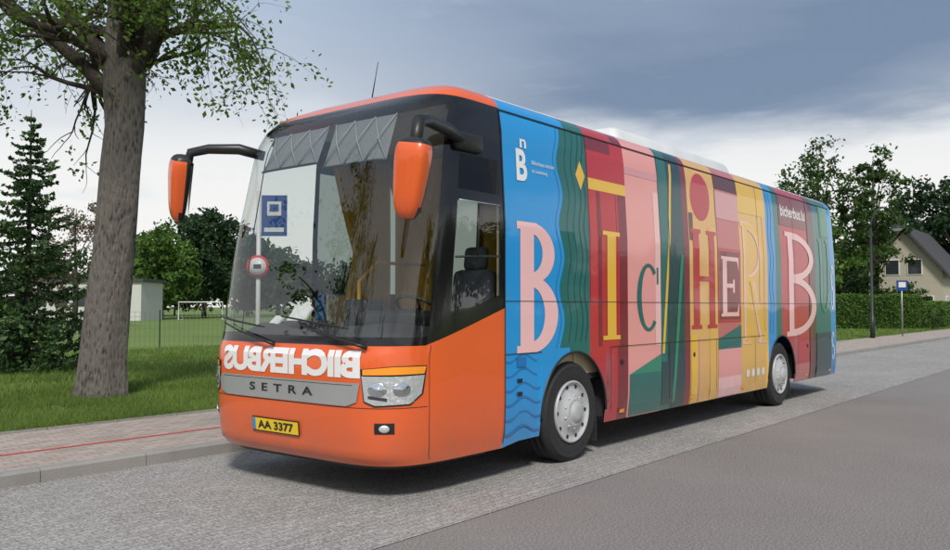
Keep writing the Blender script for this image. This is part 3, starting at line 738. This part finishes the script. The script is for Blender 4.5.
def conifer(name,loc,h,w,lm,seed,dens=1.0,ls=.09):
    e=empty(name,loc); r=np.random.default_rng(seed); x,y,z=loc; T=Tubes(); C=[]
    T.add([Vector((x,y,z-.1)),Vector((x,y,z+h*.5)),Vector((x,y,z+h))],[h*.018,h*.01,.008],8)
    lv=int(26*dens)
    for i in range(lv):
        f=i/lv; zz=z+h*(.03+.96*f); L0=w*(1-f)**.85+.08
        nb=int(10-5*f)
        for k in range(nb):
            a=r.uniform(0,6.283); L=L0*r.uniform(.6,1.2); dz=-.10*L; up_=.28*L
            p0=np.array([x,y,zz]); p1=p0+np.array([math.cos(a)*L*.6,math.sin(a)*L*.6,dz]); p2=p0+np.array([math.cos(a)*L,math.sin(a)*L,dz+up_*.6])
            T.add([Vector(p0),Vector(p1),Vector(p2)],[.018,.012,.004],4)
            m=int(54*L/w)+12
            t=r.random(m)**.7; base=np.where(t[:,None]<.6,p0+(p1-p0)*(t[:,None]/.6),p1+(p2-p1)*((t[:,None]-.6)/.4))
            side=np.array([-math.sin(a),math.cos(a),0]); sp=r.normal(0,.13*L+.02,m)*(1.15-t)
            C.append(base+side*sp[:,None]+np.stack([np.zeros(m),np.zeros(m),-np.abs(r.normal(0,.045*L,m))],1))
    mk('trunk',T.V,T.F,BARKD,None,e,True)
    C=np.concatenate(C); fast('foliage',leafquads(C,ls),4,lm,e)
conifer('spruce_tree',(4.0,15.3,.11),5.95,1.75,LF['spruce'],4,1.45,.065)
crown_tree('broadleaf_tree',(-9.2,10.2,.11),10.5,3.4,3.2,60,80,.09,LF['mid'],61,.4,BARK)
crown_tree('broadleaf_tree',(-19,9.2,.11),11.5,4.0,3.0,70,80,.11,LF['mid'],62,.4,BARK)
crown_tree('distant_broadleaf_tree',(58.8,92.3,.1),14.5,6.5,2.0,150,70,.34,LF['dark'],21)
crown_tree('distant_broadleaf_tree',(49,86,.1),11.0,4.2,1.5,110,60,.30,LF['light'],22)
crown_tree('distant_broadleaf_tree',(64.5,118,.1),13,7,1.5,120,60,.42,LF['mid'],23)
crown_tree('distant_broadleaf_tree',(69,97,.1),12,6,1.0,120,60,.36,LF['mid'],24)
crown_tree('distant_broadleaf_tree',(76,99,.1),11,6,1.0,110,60,.36,LF['dark'],29)
crown_tree('plum_tree',(24,55,.1),9.4,3.3,1.2,60,40,.13,LF['plum'],25)
crown_tree('distant_broadleaf_tree',(14,60,.1),7.5,4.5,.8,90,60,.26,LF['mid'],26)
crown_tree('distant_broadleaf_tree',(5,62,.1),6.5,4,.5,70,60,.26,LF['light'],28)
def row(name,pts,lm,ls,seed):
    r=np.random.default_rng(seed); C=[]; T=Tubes()
    for (x,y,h,w) in pts:
        T.add([Vector((x,y,0)),Vector((x,y,h*.7))],[.2,.06],6)
        for k in range(60):
            p=r.normal(0,.5,3); c=np.array([x+p[0]*w,y+p[1]*w,h*.55+p[2]*h*.33]); c[2]=max(.5,c[2]); 
            C.append(c+r.normal(0,1,(45,3))*w*.16)
    e=empty(name,(pts[0][0],pts[0][1],0)); mk('trunks',T.V,T.F,BARKD,None,e,True); fast('foliage',leafquads(np.concatenate(C),ls),4,lm,e)
rr_=random.Random(2)
row('distant_tree_row',[(20+i*9,150-i*4.2+rr_.uniform(-4,4),rr_.uniform(8,12),5.5) for i in range(10)],LF['mid'],.5,31)
row('reflection_tree_row',[(-34+rr_.uniform(-3,3),-30+i*9,rr_.uniform(7,12),4) for i in range(6)],LF['mid'],.3,32)  # unseen trees behind the camera, added to reflect in the windscreen
row('reflection_tree_row',[(8+i*9,-34+rr_.uniform(-3,3),rr_.uniform(6,10),4) for i in range(8)],LF['mid'],.34,33)  # unseen trees across the road, added to reflect in the bus side
crown_tree('birch_tree',(74,18.6,.1),16.6,4.3,2,110,60,.19,LF['mid'],41,.55)
crown_tree('birch_tree',(71.5,13.4,.1),15.8,2.9,1.5,90,60,.19,LF['mid'],42,.5)
crown_tree('broadleaf_tree',(66,16.5,.1),9.5,3.0,1.0,80,60,.2,LF['light'],45,.5)
crown_tree('pine_tree',(101,16.2,.1),15.8,5.2,1.5,150,70,.26,LF['dark'],43,.6)
crown_tree('pine_tree',(100,11.5,.1),16.2,5.4,1.5,150,70,.26,LF['dark'],44,.5)
crown_tree('broadleaf_tree',(88,19,.1),11.5,4,1,90,60,.25,LF['dark'],46)
row('distant_tree_row',[(150+i*9,60-i*6,rr_.uniform(8,11),6) for i in range(10)],LF['dark'],.6,34)
def hedge(name,a,b,h,w,lm,seed,ls=.07,n=16000):
    a=np.array(a);b=np.array(b);r=np.random.default_rng(seed); d=b-a;L=np.linalg.norm(d);d=d/L;nrm=np.array([-d[1],d[0]])
    t=r.random(n)*L; s=r.uniform(-w/2,w/2,n); z=r.uniform(0.05,h,n); f=r.integers(0,3,n)
    s=np.where(f==0,-w/2+r.normal(0,.06,n),np.where(f==1,w/2+r.normal(0,.06,n),s)); z=np.where(f==2,h+r.normal(0,.06,n),z)
    z=z*(1+.02*np.sin(t*2)); C=np.stack([a[0]+d[0]*t+nrm[0]*s,a[1]+d[1]*t+nrm[1]*s,.1+z],1)
    e=empty(name,(a[0],a[1],0)); q=w/2-.1
    P4=[a+nrm*q,b+nrm*q,b-nrm*q,a-nrm*q]; V=[(p[0],p[1],.0) for p in P4]+[(p[0],p[1],h-.02) for p in P4]
    mk('hedge_core',V,[(0,1,5,4),(1,2,6,5),(2,3,7,6),(3,0,4,7),(4,5,6,7)],LF['dark'],None,e)
    fast('foliage',leafquads(C,ls),4,lm,e)
hedge('hedge',(51.5,13.6),(57.2,7.6),2.15,1.2,LF['hedge'],51)
hedge('hedge',(57.2,7.6),(75,7.6),1.7,1.0,LF['hedge'],52,.09)
crown_tree('garden_shrub',(55.5,6.3,.1),1.5,.8,.1,26,40,.07,LF['mid'],53,.3)
crown_tree('garden_shrub',(58,6.2,.1),1.2,.7,.1,22,40,.07,LF['light'],54,.3)
crown_tree('garden_shrub',(70,10.6,.1),3.6,1.6,.2,50,50,.11,LF['mid'],55,.4)
wallm=mat('house_render',(.42,.38,.31),.9,0,.1,3,.1,50); tile=mat('roof_tiles',(.05,.05,.055),.7,0,.25,3,.3,20)
wnd=mat('window_glass',(.03,.035,.04),.08,0,.1,3); wf=mat('window_frame',(.75,.75,.73),.5)
h=empty('house',(86,13,0))
x0,x1,y0,y1,ev,rg=81,92,10.0,16.2,5.0,8.8; ym=(y0+y1)/2
mk('walls',[(x0,y0,0),(x1,y0,0),(x1,y1,0),(x0,y1,0),(x0,y0,ev),(x1,y0,ev),(x1,y1,ev),(x0,y1,ev),(x0,ym,rg-.15),(x1,ym,rg-.15)],[(0,1,5,4),(1,2,6,9,5),(2,3,7,6),(3,0,4,8,7)],wallm,None,h)
for sg,ya in ((-1,y0-.6),(1,y1+.6)):
    z1=ev-.6*(rg-ev)/(ym-y0)
    mk('roof',[(x0-.6,ya,z1),(x1+.5,ya,z1),(x1+.5,ym,rg),(x0-.6,ym,rg),(x0-.6,ya,z1+.3),(x1+.5,ya,z1+.3),(x1+.5,ym,rg+.3),(x0-.6,ym,rg+.3)],[(4,5,6,7),(0,3,7,4),(0,1,5,4),(1,2,6,5),(0,1,2,3)],tile,None,h)
for (yy,zz) in ((10.8,1.2),(12.6,1.2),(14.5,1.2),(11.7,4.6),(13.6,4.6)):
    box('window_frame',(x0-.06,yy-.08,zz-.08),(x0+.02,yy+1.18,zz+1.38),wf,h); box('window',(x0-.09,yy,zz),(x0+.0,yy+1.1,zz+1.3),wnd,h)
for xx_ in (82.5,85,88.5): box('window_frame',(xx_-.08,y0-.06,1.12),(xx_+1.18,y0+.02,2.58),wf,h); box('window',(xx_,y0-.09,1.2),(xx_+1.1,y0,2.5),wnd,h)
h2=empty('white_hall',(40.2,84,0)); whm=mat('white_render',(.50,.50,.48),.8,0,.05,2)
ang=math.atan2(-.778,.628)
def hb(n,lo,hi,m,**k):
    o=box(n,lo,hi,m,None,**k); o.parent=h2; o.rotation_euler[2]=ang; return o
hb('walls',(-6,-3,0),(6,3,4.2),whm); hb('flat_roof',(-6.3,-3.3,4.2),(6.3,3.3,4.5),tile)
for i in range(5): hb('window',(-5.2+i*2.2,-3.05,1.6),(-3.9+i*2.2,-2.95,3.2),wnd)
metal_g=mat('green_fence_paint',(.03,.07,.04),.5,.2,.2,10); galv=mat('galvanised_steel',(.35,.36,.37),.45,.6,.15,10)
fe=empty('wire_fence',(10,23,0)); A=Vector((-6,32.2,.1));B=Vector((27,13.5,.1)); Lf=(B-A).length; d=(B-A).normalized(); T=Tubes()
n=int(Lf/2.5)
for i in range(n+1):
    p=A+d*i*2.5; T.add([p,p+Vector((0,0,1.35))],[.03,.03],6)
for z in np.linspace(.05,1.28,8): T.add([A+Vector((0,0,z)),A+d*n*2.5+Vector((0,0,z))],[.006,.006],3)
for i in range(int(n*2.5/.16)): p=A+d*i*.16; T.add([p+Vector((0,0,.05)),p+Vector((0,0,1.28))],[.004,.004],3)
mk('fence_mesh',T.V,T.F,metal_g,None,fe)
g=empty('football_goal',(50,79.5,0)); gw=mat('goal_paint',(.75,.75,.75),.5)
dv=Vector((.628,-.778,0)); fv=Vector((.778,.628,0)); c=Vector((50,79.5,.1)); T=Tubes()
T.add([c-dv*2.5,c-dv*2.5+Vector((0,0,2)),c+dv*2.5+Vector((0,0,2)),c+dv*2.5],[.06]*4,6)
for q in (c-dv*2.5,c+dv*2.5):
    T.add([q,q+fv*1.5],[.03]*2,5); T.add([q+fv*1.5,q+Vector((0,0,2))],[.03]*2,5)
for i in range(13):
    q=c-dv*2.5+dv*5*i/12; T.add([q+fv*1.5,q+Vector((0,0,2))],[.012]*2,3)
mk('goal_frame',T.V,T.F,gw,None,g)
s=empty('bus_stop_sign',(2.90,5.32,0)); wp=mat('white_pole',(.6,.6,.6),.4,0,.05); sb=mat('sign_blue',(.01,.05,.22),.35); sw=mat('sign_white',(.6,.6,.6),.4); sr=mat('sign_red',(.6,.02,.02),.4)
tube('pole',[(2.90,5.32,.1),(2.90,5.32,3.2)],.032,wp,s,10)
nrm=Vector((-.778,-.628,0)); rt=Vector((.628,-.778,0)); up_=Vector((0,0,1))
def panel(name,c,w,hh,m,par_,th=.012,push=0):
    c=Vector(c)+nrm*push; V=[]
    for q in (0,1):
        for a,b in ((-1,-1),(1,-1),(1,1),(-1,1)): V.append(c+rt*a*w/2+up_*b*hh/2-nrm*th*q)
    return mk(name,V,[(0,1,2,3),(7,6,5,4),(0,4,5,1),(1,5,6,2),(2,6,7,3),(3,7,4,0)],m,None,par_)
c=Vector((2.90,5.32,2.84))+rt*.23
panel('panel_blue',c,.36,.58,sb,s,push=.05); panel('panel_white',c+up_*.10,.20,.20,sw,s,push=.056,th=.004); panel('panel_strip',c-up_*.2,.28,.06,sw,s,push=.056,th=.004); panel('bus_icon',c+up_*.11,.13,.10,sb,s,push=.062,th=.004)
cc=Vector((2.90,5.32,2.12))
lathe('round_sign',[(.16,0),(.16,.01),(.0001,.01)],cc+nrm*.045,nrm,sr,s,32); lathe('round_sign_face',[(.125,.0),(.125,.004),(.0001,.004)],cc+nrm*.057,nrm,sw,s,32)
panel('truck_icon',cc,.11,.06,M['plastic'],s,push=.066,th=.003)
s=empty('bus_stop_sign',(40.7,4.95,0)); tube('pole',[(40.7,4.95,.1),(40.7,4.95,2.85)],.035,galv,s,8); panel('panel_blue',(40.7,4.95,2.6),.55,.5,sb,s,push=.05); panel('panel_white',(40.7,4.95,2.64),.35,.26,sw,s,push=.056,th=.004)
s=empty('street_lamp',(37.1,5.45,0)); lm_=mat('lamp_post_paint',(.03,.035,.035),.45,.3)
tube('post',[(37.1,5.45,.1),(37.1,5.45,1.1),(37.1,5.45,1.12),(37.1,5.45,5.2)],[.11,.10,.07,.055],lm_,s,12)
rv=Vector((.628,-.778,0)); b0=Vector((37.1,5.45,5.2))
tube('arm',[b0]+[b0+up_*(.95*math.sin(a))+rv*(.62-.62*math.cos(a)) for a in np.linspace(.2,math.pi*.95,12)],[.05]+[.04]*12,lm_,s,8)
hd=b0+rv*1.22+up_*.05
lathe('lantern',[(.04,.12),(.08,.08),(.24,-.02),(.26,-.06),(.25,-.08)],hd,(0,0,1),lm_,s,20); lathe('lantern_glass',[(.23,-.08),(.18,-.16),(.0001,-.2)],hd,(0,0,1),sw,s,20)

# ---------------------------------------------------------------- world
SUN_AZ=math.atan2(-.66,-.68); SUN_EL=R(46)
w=bpy.data.worlds.new('World'); scene.world=w; w.use_nodes=True; t=w.node_tree; N=t.nodes; L=t.links
for n in list(N): N.remove(n)
out=N.new('ShaderNodeOutputWorld'); sky=N.new('ShaderNodeTexSky'); sky.sky_type='NISHITA'; sky.sun_disc=False; sky.sun_elevation=SUN_EL; sky.sun_rotation=math.pi/2-SUN_AZ
bA=N.new('ShaderNodeBackground'); bA.inputs[1].default_value=.10; L.new(sky.outputs[0],bA.inputs[0])
tc=N.new('ShaderNodeTexCoord'); sp=N.new('ShaderNodeSeparateXYZ'); L.new(tc.outputs['Generated'],sp.inputs[0])
def math_(op,a,b=None,c=None):
    n=N.new('ShaderNodeMath'); n.operation=op
    for i,v in enumerate((a,b,c)):
        if v is None: continue
        if isinstance(v,(int,float)): n.inputs[i].default_value=v
        else: L.new(v,n.inputs[i])
    return n.outputs[0]
zc=math_('MAXIMUM',sp.outputs[2],0.0); den=math_('ADD',zc,.30)
cx=math_('DIVIDE',sp.outputs[0],den); cy=math_('DIVIDE',sp.outputs[1],den)
cb=N.new('ShaderNodeCombineXYZ'); L.new(cx,cb.inputs[0]); L.new(cy,cb.inputs[1]); L.new(math_('MULTIPLY',zc,7.0),cb.inputs[2])
def noi(s,d,r,di):
    n=N.new('ShaderNodeTexNoise'); n.inputs['Scale'].default_value=s; n.inputs['Detail'].default_value=d; n.inputs['Roughness'].default_value=r; n.inputs['Distortion'].default_value=di
    L.new(cb.outputs[0],n.inputs['Vector']); return n.outputs['Fac']
n1=noi(1.2,6,.48,.2); n2=noi(3.0,8,.54,.25)
def mrange(v,a,b,c,d):
    n=N.new('ShaderNodeMapRange'); n.interpolation_type='SMOOTHSTEP'
    L.new(v,n.inputs[0]); n.inputs[1].default_value=a;n.inputs[2].default_value=b;n.inputs[3].default_value=c;n.inputs[4].default_value=d; return n.outputs[0]
right=math_('ADD',math_('MULTIPLY',sp.outputs[0],.628),math_('MULTIPLY',sp.outputs[1],-.778))
zn=math_('ADD',sp.outputs[2],math_('MULTIPLY',math_('SUBTRACT',n1,.5),.16))
zn=math_('ADD',zn,math_('MULTIPLY',math_('SUBTRACT',n2,.5),.09))
el=mrange(zn,.155,.225,0,1); rt_=mrange(right,-.36,.16,.12,1.0)
nn=mrange(n1,.33,.66,.78,1.1)
m_=math_('MULTIPLY',math_('MULTIPLY',el,rt_),nn)
def cmix(f,a,b):
    x=N.new('ShaderNodeMix'); x.data_type='RGBA'; L.new(f,x.inputs[0])
    for i,v in ((6,a),(7,b)):
        if isinstance(v,tuple): x.inputs[i].default_value=(*v,1)
        else: L.new(v,x.inputs[i])
    return x.outputs[2]
base=cmix(mrange(sp.outputs[2],.12,.36,0,1),(.97,.96,.93),(.52,.62,.76))
c_=cmix(m_,base,(.20,.27,.39))
c_=cmix(mrange(n2,.56,.74,0,.38),c_,(.68,.73,.80))
back=math_('ADD',math_('MULTIPLY',sp.outputs[0],-.778),math_('MULTIPLY',sp.outputs[1],-.628))
c_=cmix(mrange(back,-.2,.6,0,.6),c_,(.80,.82,.85))
bB=N.new('ShaderNodeBackground'); bB.inputs[1].default_value=1.0; L.new(c_,bB.inputs[0])
ms=N.new('ShaderNodeMixShader'); ms.inputs[0].default_value=.9; L.new(bA.outputs[0],ms.inputs[1]); L.new(bB.outputs[0],ms.inputs[2]); L.new(ms.outputs[0],out.inputs[0])
sl=bpy.data.lights.new('sun','SUN'); sl.energy=3.3; sl.angle=R(10); sl.color=(1,.95,.88); so=bpy.data.objects.new('sun',sl); COL.objects.link(so)
sd=Vector((math.cos(SUN_AZ)*math.cos(SUN_EL),math.sin(SUN_AZ)*math.cos(SUN_EL),math.sin(SUN_EL))); so.rotation_euler=sd.to_track_quat('Z','Y').to_euler(); so.location=sd*50
cam=bpy.data.cameras.new('camera'); cam.lens=31.64; cam.sensor_width=36; cam.clip_end=6000; cam.clip_start=.05
co=bpy.data.objects.new('camera',cam); COL.objects.link(co); co.location=(-4.37,-4.49,1.55); co.rotation_euler=(R(92.19),0,R(-51.1)); scene.camera=co
